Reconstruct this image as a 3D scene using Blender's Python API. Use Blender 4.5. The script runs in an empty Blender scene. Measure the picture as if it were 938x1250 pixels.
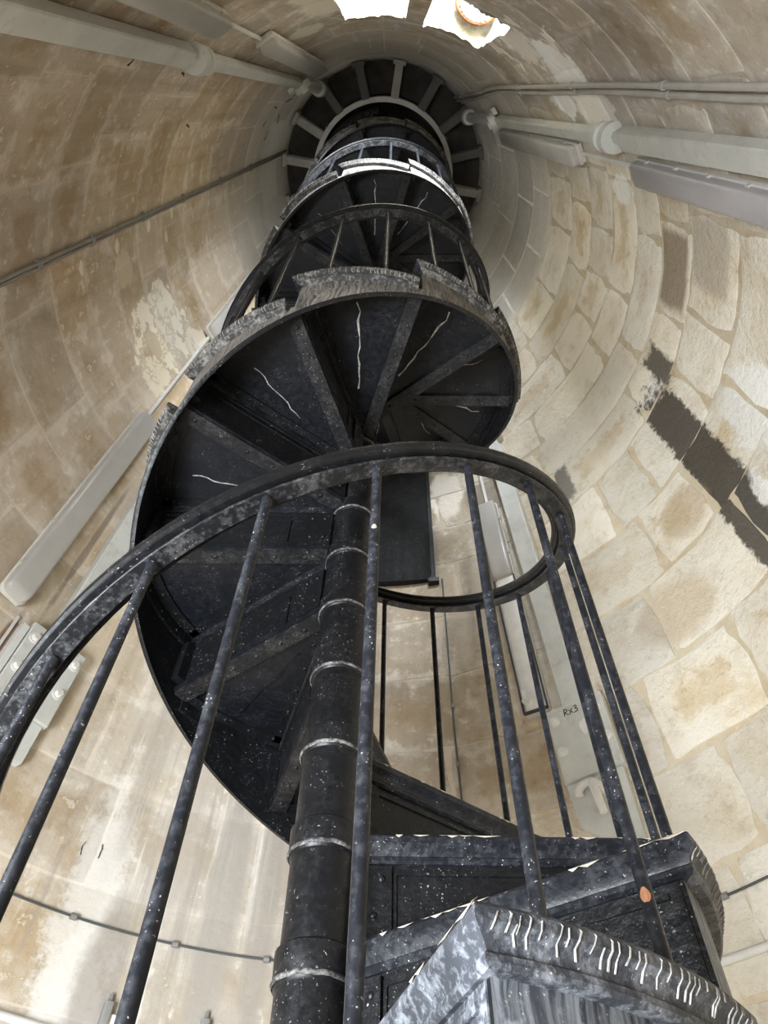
import bpy, bmesh, math, random
from mathutils import Matrix, Vector, noise as mnoise

random.seed(7)
C = bpy.context.scene.collection
SC = bpy.context.scene
PI = math.pi
RAD = math.radians

# ------------------------------------------------------------------ camera
CAM = (0.0893, -1.1888, 0.0)
cd = bpy.data.cameras.new('camera')
cam = bpy.data.objects.new('camera', cd)
C.objects.link(cam)
rot = Matrix(((0.99968, -0.02526, 0.0), (-0.02078, -0.82248, -0.56842), (0.01436, 0.56824, -0.82274))).to_4x4()
cam.matrix_world = Matrix.Translation(CAM) @ rot
cd.sensor_fit = 'VERTICAL'
cd.sensor_height = 36.0
cd.lens = 865.0 / 1250.0 * 36.0
cd.clip_start = 0.02
SC.camera = cam

# ------------------------------------------------------------------ world, daylight, exposure
w = bpy.data.worlds.new('world')
SC.world = w
w.use_nodes = True
bg = w.node_tree.nodes['Background']
bg.inputs[0].default_value = (0.80, 0.90, 1.0, 1)
bg.inputs[1].default_value = 2.5
SC.view_settings.view_transform = 'Standard'
SC.view_settings.look = 'None'
SC.view_settings.gamma = 1.0
SC.view_settings.use_curve_mapping = False
SC.view_settings.exposure = 0.60
SC.cycles.max_bounces = 10
SC.cycles.diffuse_bounces = 7


def area(name, loc, target, sx, sy, power, color):
    l = bpy.data.lights.new(name, 'AREA')
    l.shape = 'RECTANGLE'
    l.size = sx
    l.size_y = sy
    l.energy = power
    l.color = color
    o = bpy.data.objects.new(name, l)
    C.objects.link(o)
    o.location = loc
    d = Vector(target) - Vector(loc)
    o.rotation_euler = d.to_track_quat('-Z', 'Y').to_euler()
    return o


# daylight coming in through the entrance at the foot of the tower and the window behind
DOOR_TH = -128.0
area('door_daylight', (2.45 * math.cos(RAD(DOOR_TH)), 2.45 * math.sin(RAD(DOOR_TH)), -0.45), (0.2, 0.3, 1.2),
     1.2, 2.0, 235, (0.90, 0.95, 1.0))
area('window_daylight', (1.95 * math.cos(RAD(-80)), 1.95 * math.sin(RAD(-80)), 4.62), (0.0, 0.3, 5.6),
     0.8, 0.8, 430, (0.88, 0.94, 1.0))

# ------------------------------------------------------------------ tower cone
CA, CZ = 0.13, 14.5
FLOOR_Z = -1.6


def RW(z):
    return CA * (CZ - z)


def wp(th, t, y, z):
    """point on the tower wall at azimuth th (deg), shifted t along the wall and y inwards, height z"""
    r = RW(z) - y
    c, s = math.cos(RAD(th)), math.sin(RAD(th))
    return Vector((r * c - t * s, r * s + t * c, z))


# ------------------------------------------------------------------ shader helpers
class NT:
    def __init__(self, name):
        self.m = bpy.data.materials.new(name)
        self.m.use_nodes = True
        self.t = self.m.node_tree
        self.b = self.t.nodes['Principled BSDF']

    def n(self, kind, **kw):
        nd = self.t.nodes.new(kind)
        for k, v in kw.items():
            setattr(nd, k, v)
        return nd

    def put(self, sock, v):
        if isinstance(v, bpy.types.NodeSocket):
            self.t.links.new(v, sock)
        elif isinstance(v, (tuple, list)) and sock.type == 'RGBA' and len(v) == 3:
            sock.default_value = (*v, 1)
        else:
            sock.default_value = v

    def math(self, op, a, b=0.0, c=0.0, clamp=False):
        nd = self.n('ShaderNodeMath', operation=op, use_clamp=clamp)
        for s, v in zip(nd.inputs, (a, b, c)):
            self.put(s, v)
        return nd.outputs[0]

    def noise(self, vec, scale=5.0, detail=4.0, rough=0.55, dist=0.0):
        nd = self.n('ShaderNodeTexNoise')
        if vec is not None:
            self.put(nd.inputs['Vector'], vec)
        nd.inputs['Scale'].default_value = scale
        nd.inputs['Detail'].default_value = detail
        nd.inputs['Roughness'].default_value = rough
        nd.inputs['Distortion'].default_value = dist
        return nd.outputs['Fac']

    def remap(self, v, a, b, c=0.0, d=1.0, smooth=False):
        nd = self.n('ShaderNodeMapRange', interpolation_type='SMOOTHSTEP' if smooth else 'LINEAR')
        for s, x in zip(nd.inputs, (v, a, b, c, d)):
            self.put(s, x)
        return nd.outputs[0]

    def mix(self, f, a, b, blend='MIX'):
        nd = self.n('ShaderNodeMix', data_type='RGBA', blend_type=blend)
        self.put(nd.inputs[0], f)
        self.put(nd.inputs[6], a)
        self.put(nd.inputs[7], b)
        return nd.outputs[2]

    def xyz(self, x, y, z):
        nd = self.n('ShaderNodeCombineXYZ')
        for s, v in zip(nd.inputs, (x, y, z)):
            self.put(s, v)
        return nd.outputs[0]

    def ramp(self, f, stops, interp='LINEAR'):
        nd = self.n('ShaderNodeValToRGB')
        nd.color_ramp.interpolation = interp
        el = nd.color_ramp.elements
        while len(el) < len(stops):
            el.new(0.5)
        for e, (p_, c_) in zip(el, stops):
            e.position = p_
            e.color = (*c_, 1)
        self.put(nd.inputs[0], f)
        return nd.outputs[0]

    def bump(self, h, strength, dist):
        nd = self.n('ShaderNodeBump')
        self.put(nd.inputs['Strength'], strength)
        nd.inputs['Distance'].default_value = dist
        self.put(nd.inputs['Height'], h)
        self.t.links.new(nd.outputs[0], self.b.inputs['Normal'])

    def out(self, color=None, rough=None, metal=None, spec=None):
        if color is not None:
            self.put(self.b.inputs['Base Color'], color)
        if rough is not None:
            self.put(self.b.inputs['Roughness'], rough)
        if metal is not None:
            self.put(self.b.inputs['Metallic'], metal)
        if spec is not None:
            self.put(self.b.inputs['Specular IOR Level'], spec)
        return self.m


def wall_material(name, mortar):
    N = NT(name)
    geo = N.n('ShaderNodeNewGeometry')
    pos = geo.outputs['Position']
    sep = N.n('ShaderNodeSeparateXYZ')
    N.put(sep.inputs[0], pos)
    x, y, z = sep.outputs
    th = N.math('MULTIPLY', N.math('ARCTAN2', y, x), 180 / PI)
    n1 = N.noise(pos, 3.0, 5, 0.6)
    n2 = N.noise(pos, 9.0, 5, 0.65)
    n3 = N.noise(pos, 34.0, 4, 0.65)
    n4 = N.noise(pos, 1.1, 3, 0.5)
    streak = N.noise(N.xyz(N.math('MULTIPLY', th, 0.33), 0.0, N.math('MULTIPLY', z, 0.7)), 1.0, 5, 0.6)

    def g(v):
        return (v + 180) / 360.0
    if not mortar:
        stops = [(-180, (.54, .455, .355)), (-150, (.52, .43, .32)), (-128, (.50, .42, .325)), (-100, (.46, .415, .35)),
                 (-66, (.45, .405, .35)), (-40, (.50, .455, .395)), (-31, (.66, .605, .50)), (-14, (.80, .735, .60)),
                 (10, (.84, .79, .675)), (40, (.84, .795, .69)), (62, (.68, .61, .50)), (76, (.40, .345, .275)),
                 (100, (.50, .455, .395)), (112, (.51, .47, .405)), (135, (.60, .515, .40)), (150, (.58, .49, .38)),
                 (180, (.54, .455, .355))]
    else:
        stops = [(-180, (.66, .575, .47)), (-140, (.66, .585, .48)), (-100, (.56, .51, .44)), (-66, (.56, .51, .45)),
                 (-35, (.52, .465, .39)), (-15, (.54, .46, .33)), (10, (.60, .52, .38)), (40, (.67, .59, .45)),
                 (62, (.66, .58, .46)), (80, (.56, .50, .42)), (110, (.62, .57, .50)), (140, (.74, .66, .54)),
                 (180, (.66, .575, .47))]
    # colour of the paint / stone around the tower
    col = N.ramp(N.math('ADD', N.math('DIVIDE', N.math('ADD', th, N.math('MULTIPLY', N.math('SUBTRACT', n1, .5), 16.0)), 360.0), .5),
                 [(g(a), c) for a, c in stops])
    # broad mottling
    n5 = N.noise(pos, 18.0, 7, .72)
    hz = N.noise(N.xyz(N.math('MULTIPLY', th, .09), 3.0, N.math('MULTIPLY', z, 5.0)), 1.0, 7, .65)
    vz = N.noise(N.xyz(N.math('MULTIPLY', th, .55), 7.0, N.math('MULTIPLY', z, .9)), 1.0, 6, .65)
    col = N.mix(N.remap(n4, .42, .62, 0, .55), col, N.mix(1.0, col, (.78, .745, .70), 'MULTIPLY'))
    col = N.mix(N.remap(n1, .50, .66, 0, .5), col, N.mix(1.0, col, (.83, .73, .57), 'MULTIPLY'))
    col = N.mix(N.remap(n2, .54, .70, 0, .5), col, N.mix(1.0, col, (.74, .70, .65), 'MULTIPLY'))
    col = N.mix(N.remap(n2, .46, .32, 0, .5), col, N.mix(.5, col, (.86, .81, .73)))
    col = N.mix(N.remap(hz, .53, .68, 0, .45), col, N.mix(1.0, col, (.76, .68, .56), 'MULTIPLY'))
    col = N.mix(N.remap(n5, .57, .70, 0, .4), col, N.mix(1.0, col, (.70, .65, .59), 'MULTIPLY'))
    col = N.mix(N.remap(n5, .42, .30, 0, .5), col, (.80, .77, .70))
    if not mortar:
        uvn = N.n('ShaderNodeUVMap', uv_map='face')
        us = N.n('ShaderNodeSeparateXYZ')
        N.put(us.inputs[0], uvn.outputs[0])
        eu = N.math('MINIMUM', us.outputs[0], N.math('SUBTRACT', 1.0, us.outputs[0]))
        ev = N.math('MINIMUM', us.outputs[1], N.math('SUBTRACT', 1.0, us.outputs[1]))
        ed = N.math('ADD', N.math('MINIMUM', N.math('MULTIPLY', eu, 1.4), ev), N.math('MULTIPLY', N.math('SUBTRACT', n2, .5), .7))
        ob = N.n('ShaderNodeObjectInfo')
        rsel = N.math('FRACT', N.math('MULTIPLY', ob.outputs['Random'], 13.7))
        ctr = N.math('MULTIPLY', N.remap(ed, .22, .40, 0, 1, True), N.remap(rsel, .45, .75, 0, .65))
        col = N.mix(ctr, col, N.mix(1.0, col, (.80, .70, .55), 'MULTIPLY'))
        col = N.mix(N.remap(ed, .12, .0, 0, .45, True), col, N.mix(.5, col, (.88, .85, .79)))
    # run-off streaks down the painted side
    left = N.remap(N.math('ABSOLUTE', N.math('WRAP', N.math('SUBTRACT', th, 175.0), 180.0, -180.0)), 115, 75, 0, 1)
    col = N.mix(N.math('MULTIPLY', left, N.remap(streak, .52, .70, 0, .60)), col, N.mix(1.0, col, (.74, .69, .62), 'MULTIPLY'))
    col = N.mix(N.math('MULTIPLY', left, N.remap(streak, .42, .28, 0, .35)), col, (.72, .64, .52))
    # painted grey-white upper drum
    up = N.remap(N.math('ADD', z, N.math('MULTIPLY', N.math('SUBTRACT', n2, .5), .12)), 5.18, 5.34, 0, 1)
    east = N.remap(N.math('ABSOLUTE', N.math('SUBTRACT', th, 15.0)), 70, 45, 0, 1)
    ug = (.55, .515, .45) if not mortar else (.84, .81, .75)
    col = N.mix(N.math('MULTIPLY', up, N.math('MAXIMUM', east, N.remap(z, 5.4, 6.3, 0, .85))), col,
                N.mix(N.remap(n2, .4, .62, 0, .7), ug, (.64, .605, .54)))
    top = N.remap(N.math('ADD', z, N.math('MULTIPLY', N.math('SUBTRACT', n1, .5), .3)), 6.45, 6.75, 0, .8)
    col = N.mix(top, col, (.78, .755, .70))

    def patch(tc, zc, rt, rz, color, amt=1.0, soft=.3, dist=1.0, box=False, nz=None, grain=0.0):
        nonlocal col
        dx = N.math('DIVIDE', N.math('ABSOLUTE', N.math('WRAP', N.math('SUBTRACT', th, tc), 180.0, -180.0)), rt)
        dz = N.math('DIVIDE', N.math('ABSOLUTE', N.math('SUBTRACT', z, zc)), rz)
        if box:
            d = N.math('MAXIMUM', dx, dz)
        else:
            d = N.math('SQRT', N.math('ADD', N.math('MULTIPLY', dx, dx), N.math('MULTIPLY', dz, dz)))
        d = N.math('ADD', d, N.math('MULTIPLY', N.math('SUBTRACT', nz or n2, .5), dist))
        if grain:
            d = N.math('ADD', d, N.math('MULTIPLY', N.math('SUBTRACT', n3, .5), grain))
        m = N.remap(d, 1 + soft * .5, 1 - soft * .5, 0, amt, True)
        col = N.mix(m, col, color)

    if not mortar:
        # damp black stain on the cream stones with salt bloom around it
        patch(12.6, 3.27, 3.4, .07, (.86, .83, .77), .9, .5, 1.2, grain=1.0)
        patch(1.0, 2.58, 5.5, .19, (.90, .88, .83), .95, .4, 1.2, grain=.8)
        patch(13.2, 2.64, 3.9, .64, (.085, .072, .058), .96, .22, .5, True, grain=.7)
        patch(7.0, 3.32, 2.4, .13, (.10, .085, .07), .93, .5, 1.0, True, grain=1.2)
        patch(9.6, 2.20, 1.6, .22, (.90, .88, .83), .9, .6, 1.6, grain=1.4)
        patch(-10.8, 3.37, 7.0, .12, (.27, .205, .135), .85, .3, .5, True)
        patch(-16.5, 3.05, 6.0, .15, (.48, .415, .33), .8, .4, .6, True)
        patch(40.5, 3.38, 2.3, .13, (.15, .135, .115), .8, .4, .9, True, grain=.8)
        patch(57.0, 3.68, 9.0, .16, (.13, .11, .09), .65, .5, 1.0)
        patch(22.0, 2.62, 5.0, .12, (.48, .37, .24), .6, .5, .9)
        patch(32.0, 2.26, 7.0, .14, (.55, .43, .28), .6, .5, 1.0)
        patch(69.5, 3.8, 4.5, .22, (.80, .75, .66), .85, .3, 1.0)
    nr = N.math('ADD', N.math('MULTIPLY', n1, .75), N.math('MULTIPLY', N.math('SUBTRACT', n2, .25), .5))
    # peeled plaster, bare pale patches
    pale = (.82, .76, .63)
    patch(168.0, 4.27, 7.5, .16, pale, .95, .12, 1.6, nz=nr)
    patch(160.0, 4.12, 5.0, .13, pale, .9, .12, 1.6, nz=nr)
    patch(163.0, 4.0, 4.0, .06, (.57, .50, .38), .9, .12, .9, nz=n1)
    patch(157.0, 3.86, 4.5, .13, pale, .85, .15, 1.7, nz=n2)
    patch(-178.0, 3.93, 4.0, .10, (.66, .58, .45), .7, .3, 1.4)
    patch(154.0, 4.45, 4.0, .15, pale, .8, .2, 1.8)
    patch(-49.0, 4.02, 8.0, .20, (.86, .86, .84), .95, .2, 1.3)
    patch(-58.0, 4.32, 6.0, .20, (.84, .80, .72), .8, .3, 1.5)
    patch(-39.0, 3.95, 5.5, .26, (.86, .83, .76), .85, .25, 1.3)
    patch(-41.0, 4.35, 4.5, .18, (.88, .88, .87), .85, .25, 1.5)
    patch(-22.0, 3.95, 3.5, .10, (.86, .85, .82), .8, .3, 1.2)
    patch(-103.0, 4.4, 6.0, .5, (.78, .72, .60), .7, .4, 1.7)
    patch(-112.0, 5.1, 5.0, .16, (.76, .70, .58), .7, .3, 1.7)
    for tc, zc in ((-172.5, 3.88), (-171.5, 4.28), (-171.2, 4.62), (-173.0, 3.50), (-176.5, 4.52)):
        patch(tc, zc, 1.6, .022, (.80, .75, .64), .8, .4, 1.2)
    # ragged peeling where the plaster has let go
    def region(tc, zc, rt, rz):
        dx = N.math('DIVIDE', N.math('WRAP', N.math('SUBTRACT', th, tc), 180.0, -180.0), rt)
        dz = N.math('DIVIDE', N.math('SUBTRACT', z, zc), rz)
        return N.remap(N.math('ADD', N.math('MULTIPLY', dx, dx), N.math('MULTIPLY', dz, dz)), 1.2, .3, 0, 1, True)
    pr = N.math('ADD', N.math('MULTIPLY', hz, .7), N.math('MULTIPLY', n2, .3))
    q = N.math('ADD', pr, N.math('MULTIPLY', N.math('SUBTRACT', region(163, 4.15, 16, .55), 1.0), .22))
    col = N.mix(N.remap(q, .485, .495, 0, .8), col, (.58, .51, .39))
    col = N.mix(N.remap(q, .515, .525, 0, .95), col, (.84, .78, .66))
    q2 = N.math('ADD', pr, N.math('MULTIPLY', N.math('SUBTRACT', region(-52, 4.3, 20, .9), 1.0), .25))
    col = N.mix(N.remap(q2, .535, .55, 0, .8), col, (.80, .76, .68))
    q3 = N.math('ADD', N.math('MULTIPLY', n2, .5), N.math('MULTIPLY', n5, .5))
    col = N.mix(N.math('MULTIPLY', left, N.remap(q3, .615, .635, 0, .6)), col, (.76, .69, .57))
    foot = region(114, 1.35, 20, 1.0)
    col = N.mix(N.math('MULTIPLY', foot, N.remap(vz, .50, .62, 0, .75)), col, (.37, .33, .285))
    col = N.mix(N.math('MULTIPLY', foot, N.remap(vz, .44, .34, 0, .85)), col, (.80, .77, .71))
    # lime bloom at the foot of the north-west side
    patch(123.5, 1.30, 3.2, .42, (.72, .69, .64), .8, .6, 1.8, grain=1.2)
    patch(121.5, 1.00, 4.0, .22, (.74, .72, .68), .75, .6, 1.8, grain=1.6)
    patch(107.0, 1.45, 2.3, .60, (.36, .33, .29), .85, .6, .9)
    patch(101.5, 1.50, 1.7, .62, (.33, .30, .26), .8, .6, .8)
    patch(119.0, 1.05, 2.4, .26, (.36, .33, .30), .8, .6, 1.2)
    patch(113.5, 1.9, 1.5, .7, (.44, .39, .33), .6, .7, 1.0)
    patch(121.5, 1.90, 1.6, .40, (.38, .33, .27), .6, .7, 1.0)
    patch(149.0, 1.93, 1.0, .16, (.20, .09, .04), .85, .4, 1.2)
    patch(149.5, 2.30, 3.0, .06, (.78, .70, .58), .6, .6, 1.4)
    patch(146.3, 2.60, .6, .40, (.17, .13, .10), .7, .7, 1.5)
    patch(48.6, 1.95, .7, .22, (.30, .17, .08), .7, .6, 1.5)
    if not mortar:
        oi = N.n('ShaderNodeObjectInfo')
        v = N.remap(oi.outputs['Random'], 0, 1, .86, 1.10)
        hsv = N.n('ShaderNodeHueSaturation')
        N.put(hsv.inputs['Value'], v)
        N.put(hsv.inputs['Saturation'], N.remap(N.math('FRACT', N.math('MULTIPLY', oi.outputs['Random'], 7.3)), 0, 1, .85, 1.12))
        N.put(hsv.inputs['Color'], col)
        col = hsv.outputs[0]
    rocky = N.remap(N.math('ABSOLUTE', N.math('SUBTRACT', th, 18.0)), 62, 40, .25, .9)
    h = N.math('ADD', N.math('MULTIPLY', n5, .6), N.math('MULTIPLY', n3, .6))
    N.bump(h, rocky if not mortar else .3, .022)
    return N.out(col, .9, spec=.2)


def iron(name, base=(.0050, .0053, .0062), rough=.36, dust=.0, dustcol=(.30, .29, .28), speck=.6, coat=0.0, streaky=False, scale=1.0, bump=.8):
    N = NT(name)
    tc = N.n('ShaderNodeTexCoord')
    pos = N.n('ShaderNodeNewGeometry').outputs['Position']
    n1 = N.noise(pos, 14 * scale, 6, .7)
    n2 = N.noise(pos, 70 * scale, 3, .6)
    n3 = N.noise(pos, 210 * scale, 2, .5)
    col = N.mix(N.remap(n1, .45, .7, 0, .8), base, tuple(c * 1.5 + .001 for c in base))
    if streaky:
        sep = N.n('ShaderNodeSeparateXYZ')
        N.put(sep.inputs[0], pos)
        th = N.math('ARCTAN2', sep.outputs[1], sep.outputs[0])
        wob = N.math('MULTIPLY', N.noise(pos, 14, 2, .5), .05)
        st = N.noise(N.xyz(N.math('MULTIPLY', N.math('ADD', th, wob), 75.0), 0.0, N.math('MULTIPLY', sep.outputs[2], 5.0)), 1.0, 5, .7)
        col = N.mix(N.remap(st, .42, .66, 0, dust), col, dustcol)
        col = N.mix(N.remap(n2, .55, .72, 0, dust * .8), col, dustcol)
    else:
        col = N.mix(N.remap(N.math('ADD', N.math('MULTIPLY', n1, .6), N.math('MULTIPLY', n2, .5)), .52, .74, 0, dust), col, dustcol)
    sp = N.math('MULTIPLY', N.remap(n3, .66, .72, 0, speck), N.remap(n1, .46, .60, 0, 1))
    col = N.mix(sp, col, (.55, .53, .50))
    N.bump(N.math('ADD', N.math('MULTIPLY', n1, .5), N.math('MULTIPLY', n2, .6)), bump, .004)
    return N.out(col, N.remap(n2, .3, .7, rough - .07, rough + .18), spec=.30)


def plain(name, color, rough=.5, var=.12, scale=12, metal=0.0, bump=.08, dirt=None):
    N = NT(name)
    pos = N.n('ShaderNodeNewGeometry').outputs['Position']
    n = N.noise(pos, scale, 5, .65)
    col = N.mix(N.remap(n, .35, .7, 0, 1), tuple(c * (1 - var) for c in color), tuple(min(1, c * (1 + var)) for c in color))
    if dirt:
        n2 = N.noise(pos, scale * 2.3, 5, .7)
        col = N.mix(N.remap(n2, .56, .70, 0, .6), col, dirt)
    N.bump(n, bump, .01)
    return N.out(col, rough, metal)


M = {}
M['stone'] = wall_material('stone', False)
M['mortar'] = wall_material('mortar', True)
M['iron'] = iron('black_painted_iron')
M['iron_smooth'] = iron('black_gloss_iron', (.0055, .0058, .0068), .32, .02, speck=.5, bump=.22)
M['iron_plate'] = iron('black_iron_plate', (.0042, .0050, .0072), .36, .015, speck=.2, bump=.15)
M['iron_dusty'] = iron('dusty_black_iron', (.007, .007, .008), .5, .45, (.060, .058, .056), speck=.6)
M['iron_rail'] = iron('scuffed_rail_iron', (.010, .0105, .012), .36, .34, (.26, .255, .255), speck=.6, scale=1.5, bump=.3)
M['iron_bar'] = iron('scuffed_bar_iron', (.008, .009, .012), .34, .14, (.20, .205, .22), speck=.9, scale=1.3, bump=.3)
M['worn'] = iron('worn_grey_iron', (.045, .042, .039), .55, .95, (.36, .33, .295), speck=.6, streaky=True)
M['nosing'] = iron('worn_nosing_iron', (.035, .034, .033), .5, .7, (.36, .34, .31), speck=.9, scale=1.5)
M['worn_skylit'] = iron('worn_skylit_iron', (.030, .033, .040), .5, .72, (.26, .28, .31), speck=.8, streaky=True, bump=.3)  # worn iron with the cool skylight on the lowest steps tinted in
M['nosing_skylit'] = iron('worn_skylit_nosing_iron', (.030, .033, .040), .5, .6, (.27, .285, .31), speck=.9, scale=1.6)  # same skylight tint put into the nosing scuffs
M['worn_pale_lit'] = iron('scuffed_pale_skylit_iron', (.045, .049, .058), .68, .8, (.36, .385, .43), speck=.9, streaky=False, scale=1.6, bump=.3)  # pale scuffs plus the blue-white daylight on the nearest step, painted in
M['rib'] = plain('bare_metal_rib', (.34, .33, .31), .5, .6, 90)
M['chip'] = plain('bare_pale_edge', (.42, .37, .30), .6, .2, 40)
M['paint'] = plain('grey_paint', (.57, .58, .55), .42, .10, 6, bump=.06, dirt=(.40, .37, .32))
M['paint_white'] = plain('white_paint', (.72, .71, .68), .45, .10, 10, bump=.08)
M['tray'] = plain('cream_tray', (.60, .58, .53), .4, .08, 5)
M['diffuser'] = plain('grey_diffuser', (.44, .425, .40), .28, .10, 4, bump=.0)
M['diffuser_lilac'] = plain('grey_lilac_diffuser', (.40, .385, .395), .3, .08, 4, bump=.0)
M['gasket'] = plain('dark_gasket', (.05, .05, .05), .5)
M['conduit'] = plain('grey_conduit', (.40, .375, .34), .45, .12, 9)
M['conduit_dark'] = plain('dull_conduit', (.235, .21, .18), .5, .15, 9)
M['conduit_white'] = plain('white_conduit', (.66, .66, .64), .4, .08, 9)
M['cable'] = plain('dark_cable', (.07, .08, .075), .5)
M['clip'] = plain('clip_metal', (.22, .22, .21), .45)
M['soffit'] = plain('bright_plaster', (.27, .24, .175), .9, .35, 22, bump=.8)
M['floor'] = plain('stone_floor', (.45, .41, .35), .8, .15, 6, bump=.2)
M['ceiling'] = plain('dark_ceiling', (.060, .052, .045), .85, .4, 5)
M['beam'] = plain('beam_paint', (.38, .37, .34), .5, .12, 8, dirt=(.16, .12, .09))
M['beam_dark'] = plain('dark_beam_tone', (.10, .095, .088), .55, .15, 8, dirt=(.08, .06, .05))  # darker tone for most of the beams
M['hatch'] = iron('hatch_iron', (.0035, .0037, .0042), .7, .02, speck=.25, bump=.05)
M['rust'] = plain('rust', (.25, .11, .05), .8, .3, 40)
M['pen'] = plain('marker_ink', (.02, .02, .022), .6)
M['crack'] = plain('dark_crack', (.03, .025, .02), .9)
M['glass'] = plain('pale_glass', (.70, .74, .78), .2)

# ------------------------------------------------------------------ mesh helpers


class MB:
    def __init__(self):
        self.v, self.f, self.mi, self.mats = [], [], [], []

    def add(self, vs, fs, mat=0):
        o = len(self.v)
        self.v += [tuple(p) for p in vs]
        for f in fs:
            self.f.append([i + o for i in f])
            self.mi.append(mat)

    def grid(self, rows, closed_u=False, closed_v=False, mat=0, flip=False):
        """rows: list of equally long point rows"""
        nr, nc = len(rows), len(rows[0])
        vs = [p for r in rows for p in r]
        fs = []
        for i in range(nr if closed_v else nr - 1):
            for j in range(nc if closed_u else nc - 1):
                a, b = i * nc + j, i * nc + (j + 1) % nc
                c, d = ((i + 1) % nr) * nc + (j + 1) % nc, ((i + 1) % nr) * nc + j
                fs.append([a, d, c, b] if flip else [a, b, c, d])
        self.add(vs, fs, mat)

    def box(self, x0, x1, y0, y1, z0, z1, mat=0, fn=None):
        vs = [(x, y, z) for z in (z0, z1) for y in (y0, y1) for x in (x0, x1)]
        if fn:
            vs = [fn(*p) for p in vs]
        self.add(vs, [[0, 2, 3, 1], [4, 5, 7, 6], [0, 1, 5, 4], [2, 6, 7, 3], [0, 4, 6, 2], [1, 3, 7, 5]], mat)

    def sweep(self, rings, cap=True, mat=0):
        """rings of closed profiles"""
        n = len(rings[0])
        self.grid(rings, closed_u=True, mat=mat)
        if cap:
            o = len(self.v) - n * len(rings)
            self.f.append([o + i for i in reversed(range(n))])
            self.mi.append(mat)
            o2 = len(self.v) - n
            self.f.append([o2 + i for i in range(n)])
            self.mi.append(mat)

    def tube(self, pts, r, seg=8, cap=True, mat=0):
        pts = [Vector(p) for p in pts]
        rings = []
        rr = r if isinstance(r, (list, tuple)) else [r] * len(pts)
        ref = None
        for i, p in enumerate(pts):
            d = (pts[min(i + 1, len(pts) - 1)] - pts[max(i - 1, 0)]).normalized()
            if ref is None:
                ref = Vector((0, 0, 1)) if abs(d.z) < .9 else Vector((1, 0, 0))
            a = d.cross(ref).normalized()
            b = a.cross(d).normalized()
            ref = b
            rings.append([p + (a * math.cos(2 * PI * k / seg) - b * math.sin(2 * PI * k / seg)) * rr[i] for k in range(seg)])
        self.sweep(rings, cap, mat)

    def dome(self, c, nrm, r, seg=8, mat=0, h=.7):
        c, nrm = Vector(c), Vector(nrm).normalized()
        a = nrm.orthogonal().normalized()
        b = nrm.cross(a)
        rings = []
        for q in range(3):
            t = q / 3 * PI / 2
            rings.append([c + nrm * (r * h * math.sin(t)) + (a * math.cos(2 * PI * k / seg) + b * math.sin(2 * PI * k / seg)) * r * math.cos(t) for k in range(seg)])
        o = len(self.v)
        self.grid(rings, closed_u=True, mat=mat)
        self.add([c + nrm * r * h], [], mat)
        top = len(self.v) - 1
        for k in range(seg):
            self.f.append([o + 2 * seg + k, o + 2 * seg + (k + 1) % seg, top])
            self.mi.append(mat)

    def mesh(self, name, mats, smooth=None):
        me = bpy.data.meshes.new(name)
        me.from_pydata(self.v, [], self.f)
        for m in (mats if isinstance(mats, (list, tuple)) else [mats]):
            me.materials.append(m)
        for p_, i in zip(me.polygons, self.mi):
            p_.material_index = i
        bm = bmesh.new()
        bm.from_mesh(me)
        bmesh.ops.recalc_face_normals(bm, faces=bm.faces)
        bm.to_mesh(me)
        bm.free()
        if smooth:
            me.shade_smooth()
            me.set_sharp_from_angle(angle=RAD(smooth))
        return me

    def build(self, name, mats, parent=None, smooth=None, loc=None):
        """link as one object; with loc the mesh is shifted so the object's origin sits at loc"""
        if loc is not None:
            L = Vector(loc)
            self.v = [tuple(Vector(p) - L) for p in self.v]
        return link(name, self.mesh(name, mats, smooth), parent)


def link(name, me, parent=None):
    o = bpy.data.objects.new(name, me)
    C.objects.link(o)
    if parent is not None:
        o.parent = parent
    return o


def tag(o, label=None, cat=None, group=None, kind=None):
    if label:
        o['label'] = label
    if cat:
        o['category'] = cat
    if group:
        o['group'] = group
    if kind:
        o['kind'] = kind
    return o


def empty(name, loc=(0, 0, 0), rz=0.0):
    o = bpy.data.objects.new(name, None)
    o.empty_display_size = .1
    C.objects.link(o)
    o.location = loc
    o.rotation_euler = (0, 0, rz)
    return o


# ------------------------------------------------------------------ floor, walls of stone
m = MB()
m.add([(2.2 * math.cos(2 * PI * k / 64), 2.2 * math.sin(2 * PI * k / 64), FLOOR_Z) for k in range(64)], [list(range(64))])
tag(m.build('floor', M['floor']), 'worn pale stone floor at the foot of the tower', kind='structure')

WIN = (-100.0, -61.5, 4.15, 5.06)      # opening behind and above the camera
MUL = (-83.2, -78.2)                  # masonry mullion between its two lights
DOOR = (DOOR_TH - 17, DOOR_TH + 17, FLOOR_Z, .55)
TOPZ = 7.75


def wedge(th):                         # to -180..180
    return (th + 180) % 360 - 180


def in_open(a, b, z0, z1):
    for o in ((WIN[0], MUL[0], WIN[2], WIN[3]), (MUL[1], WIN[1], WIN[2], WIN[3]), DOOR):
        if b > o[0] + .01 and a < o[1] - .01 and z1 > o[2] + .005 and z0 < o[3] - .005:
            return o
    return None


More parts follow.
